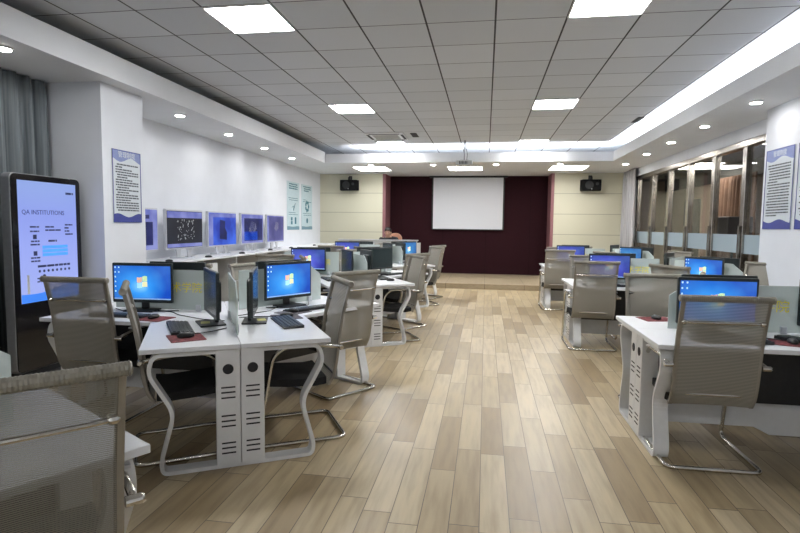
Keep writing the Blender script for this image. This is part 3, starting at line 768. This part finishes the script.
# keyboard and mouse
def keyboard_parts(t):
    bm = bm_new(); add_extr(bm, [(-.07, .001), (.07, .001), (.07, .010), (-.07, .022)], Vector((0, -.22, 0)), X_, Z_, Y_, .44); obj('body', bm, MW['black'], t, .003)
    bm = bm_new()
    for r_ in range(5):
        for c in range(16):
            xx = .05-r_*.025; zz = .0165-(.012/.14)*xx
            add_box(bm, xx-.009, xx+.009, -.205+c*.0262, -.205+c*.0262+.021, zz-.003, zz+.004)
    obj('keys', bm, MW['back_black'], t)
def mouse_parts(t):
    bm = bm_new(); add_lathe(bm, [(.024, .001), (.030, .006), (.029, .018), (.020, .028), (.006, .032)], n=14)
    for v in bm.verts: v.co.x *= 1.75
    obj('shell', bm, MW['black'], t, smooth=True)
    bm = bm_new(); add_lathe(bm, [(.006, -.004), (.007, 0), (.006, .004)], c=(-.025, 0, .026), axis='y', n=10); obj('scroll_wheel', bm, MW['grey_metal'], t)
KB = {}
def keyboard(key, arm, side, along=.62, perp=.34, rot=0):
    x, y, f = at(key, arm, side, along, perp); lab = 'black keyboard on the ' + where(key, arm, side)
    if 'k' not in KB: t = thing('keyboard', lab, 'keyboard', (x, y, .7505), R(f+180+rot), 'black keyboards on the desks'); keyboard_parts(t); KB['k'] = t; return t
    return dup(KB['k'], (x, y, .7505), R(f+180+rot), lab)
def mouse(key, arm, side, along, perp, pad=None, rot=0):
    x, y, f = at(key, arm, side, along, perp); z = .7505
    if pad:
        bm = bm_new(); add_prism(bm, rrect(.20, .24, .012, 3, -.12), 0, .003); o = obj('mouse_pad', bm, MW[pad], loc=(x, y, .7505)); o.rotation_euler = (0, 0, R(f+rot))
        tag(o, '%s mouse pad, %s' % ('dark red' if pad == 'red_pad' else 'dark grey', where(key, arm, side)), 'mouse pad', 'mouse pads on the desks'); z = .7537
    lab = 'black mouse %s, %s' % ('on a pad' if pad else 'on the desktop', where(key, arm, side))
    if 'm' not in KB: t = thing('computer_mouse', lab, 'mouse', (x, y, z), R(f+180+rot), 'black mice on the desks'); mouse_parts(t); KB['m'] = t; return t
    return dup(KB['m'], (x, y, z), R(f+180+rot), lab)
def cable(pts, label, r=.0035):
    bm = bm_new(); add_tube(bm, pts, r, 6, .05); tag(obj('cable', bm, MW['black'], smooth=True), label, 'cable')

SE = [(-60, 1), (-60, -1), (60, -1), (60, 1), (180, 1), (180, -1)]
B, PU, CY = 'desktop_blue', 'desktop_purple', 'desktop_cyan'
mons = {
 'L1': {(180, 1): (B, .68, .09, 4), (-60, -1): (None, .50, .15, 8), (-60, 1): (None, .50, .16, -10), (60, -1): (B, .54, .09, 0), (180, -1): (None, .50, .13, 0), (60, 1): (None, .6, .13, 0)},
 'L2': {(180, 1): (PU, .50, .13, 0), (-60, -1): (None, .50, .13, 0), (-60, 1): (None, .50, .15, 0), (60, -1): (None, .62, .12, 0), (180, -1): (None, .50, .13, 0), (60, 1): (None, .6, .13, 0)},
 'L3': {(180, 1): (PU, .72, .13, 0), (-60, -1): (None, .50, .13, 0), (-60, 1): (None, .50, .15, 0), (60, -1): (CY, .62, .12, 0), (180, -1): (None, .50, .13, 0), (60, 1): (None, .6, .13, 0)},
 'R1': {(180, 1): (B, .72, .13, 0), (-60, -1): (None, .18, .17, 0), (180, -1): (None, .62, .13, 0), (60, 1): (None, .6, .13, 0)},
 'R2': {(180, 1): (PU, .72, .13, 0), (-60, -1): (B, .60, .13, 0), (180, -1): (None, .60, .13, 0), (60, 1): (None, .6, .13, 0), (-60, 1): (None, .6, .13, 0)},
 'R3': {(180, 1): (PU, .72, .13, 0), (-60, -1): (CY, .60, .13, 0), (180, -1): (None, .60, .13, 0), (60, 1): (None, .6, .13, 0), (-60, 1): (None, .6, .13, 0)},
}
for key, dct in mons.items():
    for (arm, side), (sc, al, pe, ro) in dct.items():
        monitor(key, arm, side, sc, al, pe, ro)
        if (key, arm, side) not in (('L1', -60, -1), ('L1', -60, 1)): keyboard(key, arm, side, al, .35, random.uniform(-4, 4))
        hand = -1 if side > 0 else 1
        if key not in ('L1', 'R1'): mouse(key, arm, side, al+.33, .36)
keyboard('L1', -60, -1, .62, .34, 6); keyboard('L1', -60, 1, .62, .36, 4)
mouse('L1', -60, -1, .93, .30, 'red_pad', 10); mouse('L1', 180, 1, .38, .40, 'red_pad', -8)
mouse('L1', -60, 1, .36, .40, 'dark_pad', 5); mouse('L1', 60, -1, .34, .38, 'dark_pad', 8)
mouse('R1', 180, -1, .93, .42, 'red_pad', 12); mouse('R1', -60, -1, .42, .50, 'dark_pad', 0) if False else None
mouse('R1', 180, 1, .36, .34, 'red_pad', -20)
def P3_(key, arm, side, al, pe, z=.7545): x, y, _ = at(key, arm, side, al, pe); return (x, y, z)
# stickers: white label on one monitor back, yellow labels on two stand bases
x, y, f = at('L1', 180, -1, .50, .13)
o = box('sticker', (-.001, .001, -.03, .03, -.012, .012), MW['paper'], loc=(x+.12, y-.0235, 1.05)); o.rotation_euler = (0, 0, R(f)); tag(o, 'small white sticker on the back of the monitor above the lettered glass', 'sticker')
for s_, l in ((-1, 'left'), (1, 'right')):
    x, y, f = at('L1', -60, s_, .50, .13 if s_ < 0 else .15)
    o = box('sticker', (-.03, .03, -.045, .045, 0, .0008), MW['yellow_paper'], loc=(x+.05*math.cos(R(f)), y+.05*math.sin(R(f)), .7638)); o.rotation_euler = (0, 0, R(f))
    tag(o, 'yellow paper label on the monitor foot %s of the near glass divider' % l, 'sticker')

# extra leads behind the two front monitors
cable([P3_('L1', 180, 1, .95, .05), P3_('L1', 180, 1, .80, .16), P3_('L1', 180, 1, .55, .12), P3_('L1', 180, 1, .40, .04)], 'black lead looping under the front left blue monitor')
cable([P3_('L1', 60, -1, .80, .04), P3_('L1', 60, -1, .66, .20), P3_('L1', 60, -1, .42, .18), P3_('L1', 60, -1, .34, .03)], 'black lead looping under the blue monitor near the aisle')
# chairs
def seat_chair(key, arm, side, along, perp, rot, label, near=False):
    x, y, f = at(key, arm, side, along, perp); return chair(x, y, f+180+rot, label, near)
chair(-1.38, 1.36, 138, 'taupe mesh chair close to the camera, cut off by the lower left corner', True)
seat_chair('L1', 180, 1, .80, .32, 0, 'taupe mesh chair seen from behind, standing in front of the kiosk')
seat_chair('L1', -60, -1, .72, .31, 4, 'mesh chair seen from its side, left of the end panel facing the camera')
seat_chair('L1', -60, 1, .70, .40, 0, 'mesh chair tucked in right of the end panel facing the camera')
seat_chair('L1', 60, -1, .87, .27, -6, 'grey mesh chair with a see-through back on the aisle, behind the nearest left desk corner')
seat_chair('L1', 60, 1, .75, .40, 0, 'mesh chair, left side of back arm, nearest full left desk')
seat_chair('L1', 180, -1, .80, .42, 0, 'mesh chair facing the camera, far side of left arm, nearest full left desk')
for key in ('L2', 'L3'):
    for arm, side in SE:
        seat_chair(key, arm, side, .74+random.uniform(-.05, .1), .40, random.uniform(-6, 6), 'taupe mesh chair, '+where(key, arm, side))
seat_chair('R1', 180, 1, .87, .29, 0, 'large taupe mesh chair seen from behind at the right, before the blue monitor')
seat_chair('R1', 180, -1, .82, .52, 0, 'grey mesh chair facing the camera beyond the nearest right desk corner')
seat_chair('R1', 60, 1, .70, .50, 10, 'mesh chair, left side of back arm, nearest right desk')
for key in ('R2', 'R3'):
    for arm, side in SE:
        if (arm, side) == (60, -1): continue
        if (arm, side) == (180, 1):
            seat_chair(key, arm, side, .97, .30, 0, 'taupe mesh chair, '+where(key, arm, side)); continue
        if (arm, side) == (-60, -1):
            seat_chair(key, arm, side, .80, .52, 0, 'taupe mesh chair, '+where(key, arm, side)); continue
        seat_chair(key, arm, side, .76+random.uniform(-.05, .1), .38, random.uniform(-5, 5), 'taupe mesh chair, '+where(key, arm, side))
ZT = .7545
def P3(key, arm, side, al, pe, z=ZT): x, y, _ = at(key, arm, side, al, pe); return (x, y, z)
cable([P3('L1', 180, 1, .62, .06), P3('L1', 180, 1, .42, .10), P3('L1', 180, 1, .30, .22), P3('L1', -60, -1, .30, .20), P3('L1', -60, -1, .42, .05)], 'black cable trailing along the desk below the lettered glass')
cable([P3('L1', -60, -1, .86, .30), P3('L1', -60, -1, .80, .16), P3('L1', -60, -1, .70, .05)], 'thin black mouse cable running to the left of the near glass divider')
cable([P3('L1', -60, 1, .36, .36), P3('L1', -60, 1, .30, .22), P3('L1', -60, 1, .30, .06)], 'thin black cable running behind the monitor right of the near glass divider')
cable([P3('L1', 60, -1, .50, .05), P3('L1', 60, -1, .36, .12), P3('L1', 60, -1, .26, .20), P3('L1', -60, 1, .22, .06)], 'black cable curling at the centre of the nearest full left desk')
cable([P3('R1', 180, 1, .36, .28), P3('R1', 180, 1, .50, .16), P3('R1', 180, 1, .40, .05)], 'black mouse cable at the right edge of the photo')

# ------------------------------------------------------------------ wall counter with displays
t = thing('wall_counter', 'long white counter against the left wall carrying the five displays', 'counter', (-4.25, 9.6, 0))
y0, y1 = -3.9, 4.7
box('worktop', (-.315, .30, y0, y1, .92, .95), MW['desk'], t, .004)
for k in range(8):
    yy = y0+.03+k*(y1-y0-.10)/7; box('side_panel', (-.31, .26, yy, yy+.03, 0, .919), MW['white_metal'], t)
for k in range(7):
    yy = y0+.06+k*(y1-y0-.10)/7
    if k % 2: 
        d = box('cabinet_door', (.24, .262, yy+.01, yy+.58, .02, .86), MW['white_metal'], t, .003); box('handle', (.262, .275, yy+.50, yy+.52, .5, .65), MW['silver'], d)
    box('back_board', (-.31, -.30, yy, yy+1.18, .10, .915), MW['grey_metal'], t)
def tv_mat(name, a, b_, sc, st=.7):
    M, nt, b = new_mat(name); tc = N(nt, 'ShaderNodeTexCoord'); nz = N(nt, 'ShaderNodeTexNoise'); nz.inputs['Scale'].default_value = sc
    nt.links.new(tc.outputs['Object'], nz.inputs['Vector']); emis_color(M, nt, b, ramp(nt, nz.outputs[0], [(.35, a), (.65, b_)]), st); return M
tvblue = tv_mat('picture_blue', (.01, .04, .42), (.05, .15, .80), 3, .9)
tvdark = tv_mat('picture_dark', (.008, .010, .02), (.02, .025, .04), 3)
tvlav = tv_mat('picture_lavender', (.16, .19, .62), (.34, .38, .82), 4)
tvvio = tv_mat('picture_violet', (.07, .07, .28), (.16, .16, .45), 3)
tvgrey = tv_mat('picture_grey', (.20, .20, .34), (.38, .38, .48), 8)
tvnavy = tv_mat('picture_navy', (.005, .01, .10), (.02, .03, .2), 5)
def display(y, wy, main, shapes, label):
    t = thing('display', label, 'display', (-4.28, y, .9505), 0, 'large flat displays on the wall counter')
    bm = bm_new(); add_extr(bm, rrect(wy, .56, .012, 3, .13), Vector((-.02, 0, 0)), Y_, Z_, X_, .045); fr = obj('housing', bm, MW['silver'], t, .006)
    box('screen', (.0255, .027, -wy/2+.018, wy/2-.018, .152, .668), main, t)
    sc = [o for o in children(t) if o.name.startswith('screen')][0]
    for (nm, mt, pts) in shapes:
        bm = bm_new()
        for pp in pts: add_extr(bm, pp, Vector((.0272, 0, .41)), Y_, Z_, X_, .0008)
        obj(nm, bm, mt, sc)
    bm = bm_new()
    for s_ in (-1, 1): add_extr(bm, [(s_*.08, .135), (s_*.20, .135), (s_*.17, .001), (s_*.11, .001)] if s_ > 0 else [(-.20, .135), (-.08, .135), (-.11, .001), (-.17, .001)], Vector((-.02, 0, 0)), Y_, Z_, X_, .02)
    add_tube(bm, [(-.10, -.20, .010), (.10, -.14, .010), (.12, 0, .010), (.10, .14, .010), (-.10, .20, .010)], .008, 8, .05)
    obj('stand', bm, MW['silver'], t)
def rc(a, b_, c, d): return [(a, c), (b_, c), (b_, d), (a, d)]
rr = random.Random(4)
display(6.02, .93, tvlav, [('picture_block', tvnavy, [rc(-.35+.0, .35, -.20, .10)]), ('picture_icons', tvnavy, [rc(-.4+k*.2, -.32+k*.2, .14, .19) for k in range(4)])], 'large display half hidden by the white column, lavender page')
dots = []
for k in range(60):
    a = rr.uniform(-.22, .22); b_ = rr.uniform(-.17, .13); s_ = .006; dots.append(rc(a, a+s_*2, b_, b_+s_*rr.uniform(1, 5)))
display(7.14, .95, tvdark, [('picture_band', tvlav, [rc(-.45, .45, .16, .25), rc(-.45, .45, -.25, -.20)]), ('picture_drawing', MW['badge'], dots)], 'large display with a black picture of pale branching lines')
display(8.26, .95, tvblue, [('picture_band', tvlav, [rc(-.45, .45, .19, .25), rc(-.45, -.33, -.25, .19)]), ('picture_figure', tvnavy, [[(-.12, -.16), (.12, -.18), (.13, -.06), (.06, .02), (.07, .13), (-.10, .15), (-.12, 0)]])], 'large blue display with a dark upright figure')
display(9.40, .95, tvlav, [('picture_block', tvnavy, [rc(-.36, .42, -.22, .19)]), ('picture_glow', tvblue, [rc(-.36, .2, -.21, -.05)]), ('picture_flower', tvgrey, [[(-.16, -.06), (0, -.10), (.16, .0), (.12, .10), (-.04, .14), (-.14, .04)]])], 'large display with a pale rounded shape on deep blue')
display(10.50, .90, tvlav, [('picture_block', tvvio, [rc(-.36, .43, -.24, .24)]), ('picture_flower', tvgrey, [[(-.08, 0), (.02, -.06), (.14, .0), (.14, .12), (.0, .14)]])], 'farthest large display, violet picture with a faint grey shape')
for k, y in enumerate((6.35, 7.35, 8.45, 9.65, 10.75, 12.3)):
    dup(KB['m'], (-4.02, y, .9505), R(180+15*k), 'black mouse on the white wall counter, %s one from the camera' % ordn[k])
    
# ------------------------------------------------------------------ teacher's desk on the stage, tan chair and person
ST = .12
t = thing('teacher_desk', 'grey-white teacher desk with a raised back panel on the stage at left', 'desk', (-2.6, 13.3, ST))
box('front_panel', (-1.0, .96, -.32, -.28, 0.001, .96), MW['podium'], t, .006)
box('cap_rail', (-1.02, .98, -.34, -.24, .96, .985), MW['silver'], t, .004)
box('worktop', (-.98, .94, -.278, .40, .70, .73), MW['podium'], t)
for s_ in (-1.0, .92): box('side_panel', (s_, s_+.04, -.278, .40, 0.001, .90), MW['podium'], t)
t = thing('executive_chair', 'tan leather chair back rising behind the teacher desk', 'chair', (-2.37, 14.16, ST), R(-80))
bm = bm_new(); add_extr(bm, rrect(.36, .58, .16, 6, .55), Vector((-.29, 0, 0)), Y_, Z_, X_, .09); obj('backrest', bm, MW['tan'], t, .03)
bm = bm_new(); add_extr(bm, rrect(.46, .44, .08, 4, -.20), Vector((0, 0, .28)), Y_, X_, Z_, .07); obj('seat', bm, MW['tan'], t, .02)
bm = bm_new(); add_tube(bm, [(0, 0, .06), (0, 0, .28)], .03); obj('column', bm, MW['black'], t)
bm = bm_new()
for k in range(5): a = k*2*math.pi/5; add_tube(bm, [(0, 0, .07), (.24*math.cos(a), .24*math.sin(a), .03)], .02)
obj('star_base', bm, MW['black'], t)

def skin_obj(name, verts, edges, mat, parent, sub=2):
    me = bpy.data.meshes.new(name); me.from_pydata([v[0] for v in verts], edges, []); me.materials.append(mat)
    o = bpy.data.objects.new(name, me); COL.objects.link(o); o.parent = parent
    me.skin_vertices.new() if hasattr(me.skin_vertices, 'new') and not me.skin_vertices else None
    md = o.modifiers.new('skin', 'SKIN'); md.use_smooth_shade = True
    if not me.skin_vertices:
        pass
    for i, v in enumerate(verts):
        me.skin_vertices[0].data[i].radius = v[1] if isinstance(v[1], tuple) else (v[1], v[1])
        me.skin_vertices[0].data[i].use_root = (i == 0)
    s = o.modifiers.new('sub', 'SUBSURF'); s.levels = sub; s.render_levels = sub
    return o
# seated person, local +x = forward (towards the desk), leaning over it
per = thing('person', 'person with short black hair in dark clothes, head bent over the teacher desk', 'person', (-2.50, 14.03, ST), R(-92))
V = [((0, 0, .50), (.15, .13)), ((.03, 0, .66), (.14, .115)), ((.09, 0, .83), (.15, .12)), ((.15, 0, .96), (.12, .10)), ((.20, 0, 1.03), .055), ((.245, 0, 1.085), .06), ((.275, 0, 1.15), (.078, .095)), ((.285, 0, 1.22), (.06, .07)),
     ((.14, .18, .95), .058), ((.22, .24, .78), .046), ((.40, .20, .765), .036), ((.46, .17, .762), .030), ((.14, -.18, .95), .058), ((.22, -.24, .78), .046), ((.40, -.20, .765), .036), ((.46, -.17, .762), .030),
     ((.05, .10, .50), .09), ((.40, .13, .50), .068), ((.40, .13, .12), .045), ((.40, .13, .05), .04), ((.52, .13, .035), .03), ((.05, -.10, .50), .09), ((.40, -.13, .50), .068), ((.40, -.13, .12), .045), ((.40, -.13, .05), .04), ((.52, -.13, .035), .03)]
Ed = [(0, 1), (1, 2), (2, 3), (3, 4), (4, 5), (5, 6), (6, 7), (3, 8), (8, 9), (9, 10), (10, 11), (3, 12), (12, 13), (13, 14), (14, 15), (0, 16), (16, 17), (17, 18), (18, 19), (19, 20), (0, 21), (21, 22), (22, 23), (23, 24), (24, 25)]
# fingers: five per hand, curled on the desk
for s_, wr in ((1, 11), (-1, 15)):
    for k in range(5):
        off = (-.030+.015*k)*1.0; ln = (.045, .060, .066, .060, .048)[k]
        b0 = len(V)
        V.append(((.485, s_*.17+off, .762), .010)); V.append(((.485+ln*.6, s_*.17+off*1.3, .764), .009)); V.append(((.485+ln, s_*.17+off*1.35, .752), .008))
        Ed += [(wr, b0), (b0, b0+1), (b0+1, b0+2)]
body = skin_obj('body', V, Ed, MW['skin'], per)
sh = [((0, 0, .52), (.18, .16)), ((.03, 0, .66), (.175, .15)), ((.09, 0, .83), (.19, .155)), ((.15, 0, .975), (.165, .13)), ((.175, 0, 1.02), .08), ((.14, .19, .955), .09), ((.22, .25, .80), .07), ((.37, .205, .785), .052), ((.14, -.19, .955), .09), ((.22, -.25, .80), .07), ((.37, -.205, .785), .052)]
skin_obj('shirt', sh, [(0, 1), (1, 2), (2, 3), (3, 4), (3, 5), (5, 6), (6, 7), (3, 8), (8, 9), (9, 10)], MW['shirt'], per)
tr_ = [((0, 0, .49), (.15, .15)), ((.05, .10, .50), .10), ((.40, .13, .50), .08), ((.40, .13, .10), .06), ((.05, -.10, .50), .10), ((.40, -.13, .50), .08), ((.40, -.13, .10), .06)]
skin_obj('trousers', tr_, [(0, 1), (1, 2), (2, 3), (0, 4), (4, 5), (5, 6)], MW['shirt'], per)
def blob(name, c, rad, mat, parent, cut=None):
    bm = bm_new(); bmesh.ops.create_icosphere(bm, subdivisions=3, radius=1)
    for v in bm.verts: v.co = Vector((v.co.x*rad[0], v.co.y*rad[1], v.co.z*rad[2]))+Vector(c)
    if cut: bmesh.ops.delete(bm, geom=[v for v in bm.verts if cut(v.co)], context='VERTS')
    return obj(name, bm, mat, parent, smooth=True)
blob('hair', (.262, 0, 1.185), (.105, .090, .105), MW['hair'], per, lambda c: c.x > .30 and c.z < 1.205)
for s_ in (-1, 1): blob('ear', (.27, s_*.085, 1.14), (.018, .012, .03), MW['skin'], per)
for s_ in (-1, 1): blob('eye', (.352, s_*.032, 1.145), (.008, .012, .007), MW['hair'], per)
blob('nose', (.368, 0, 1.115), (.018, .013, .022), MW['skin'], per)
blob('mouth', (.345, 0, 1.082), (.008, .024, .007), MW['tan'], per)

bpy.context.view_layer.update()
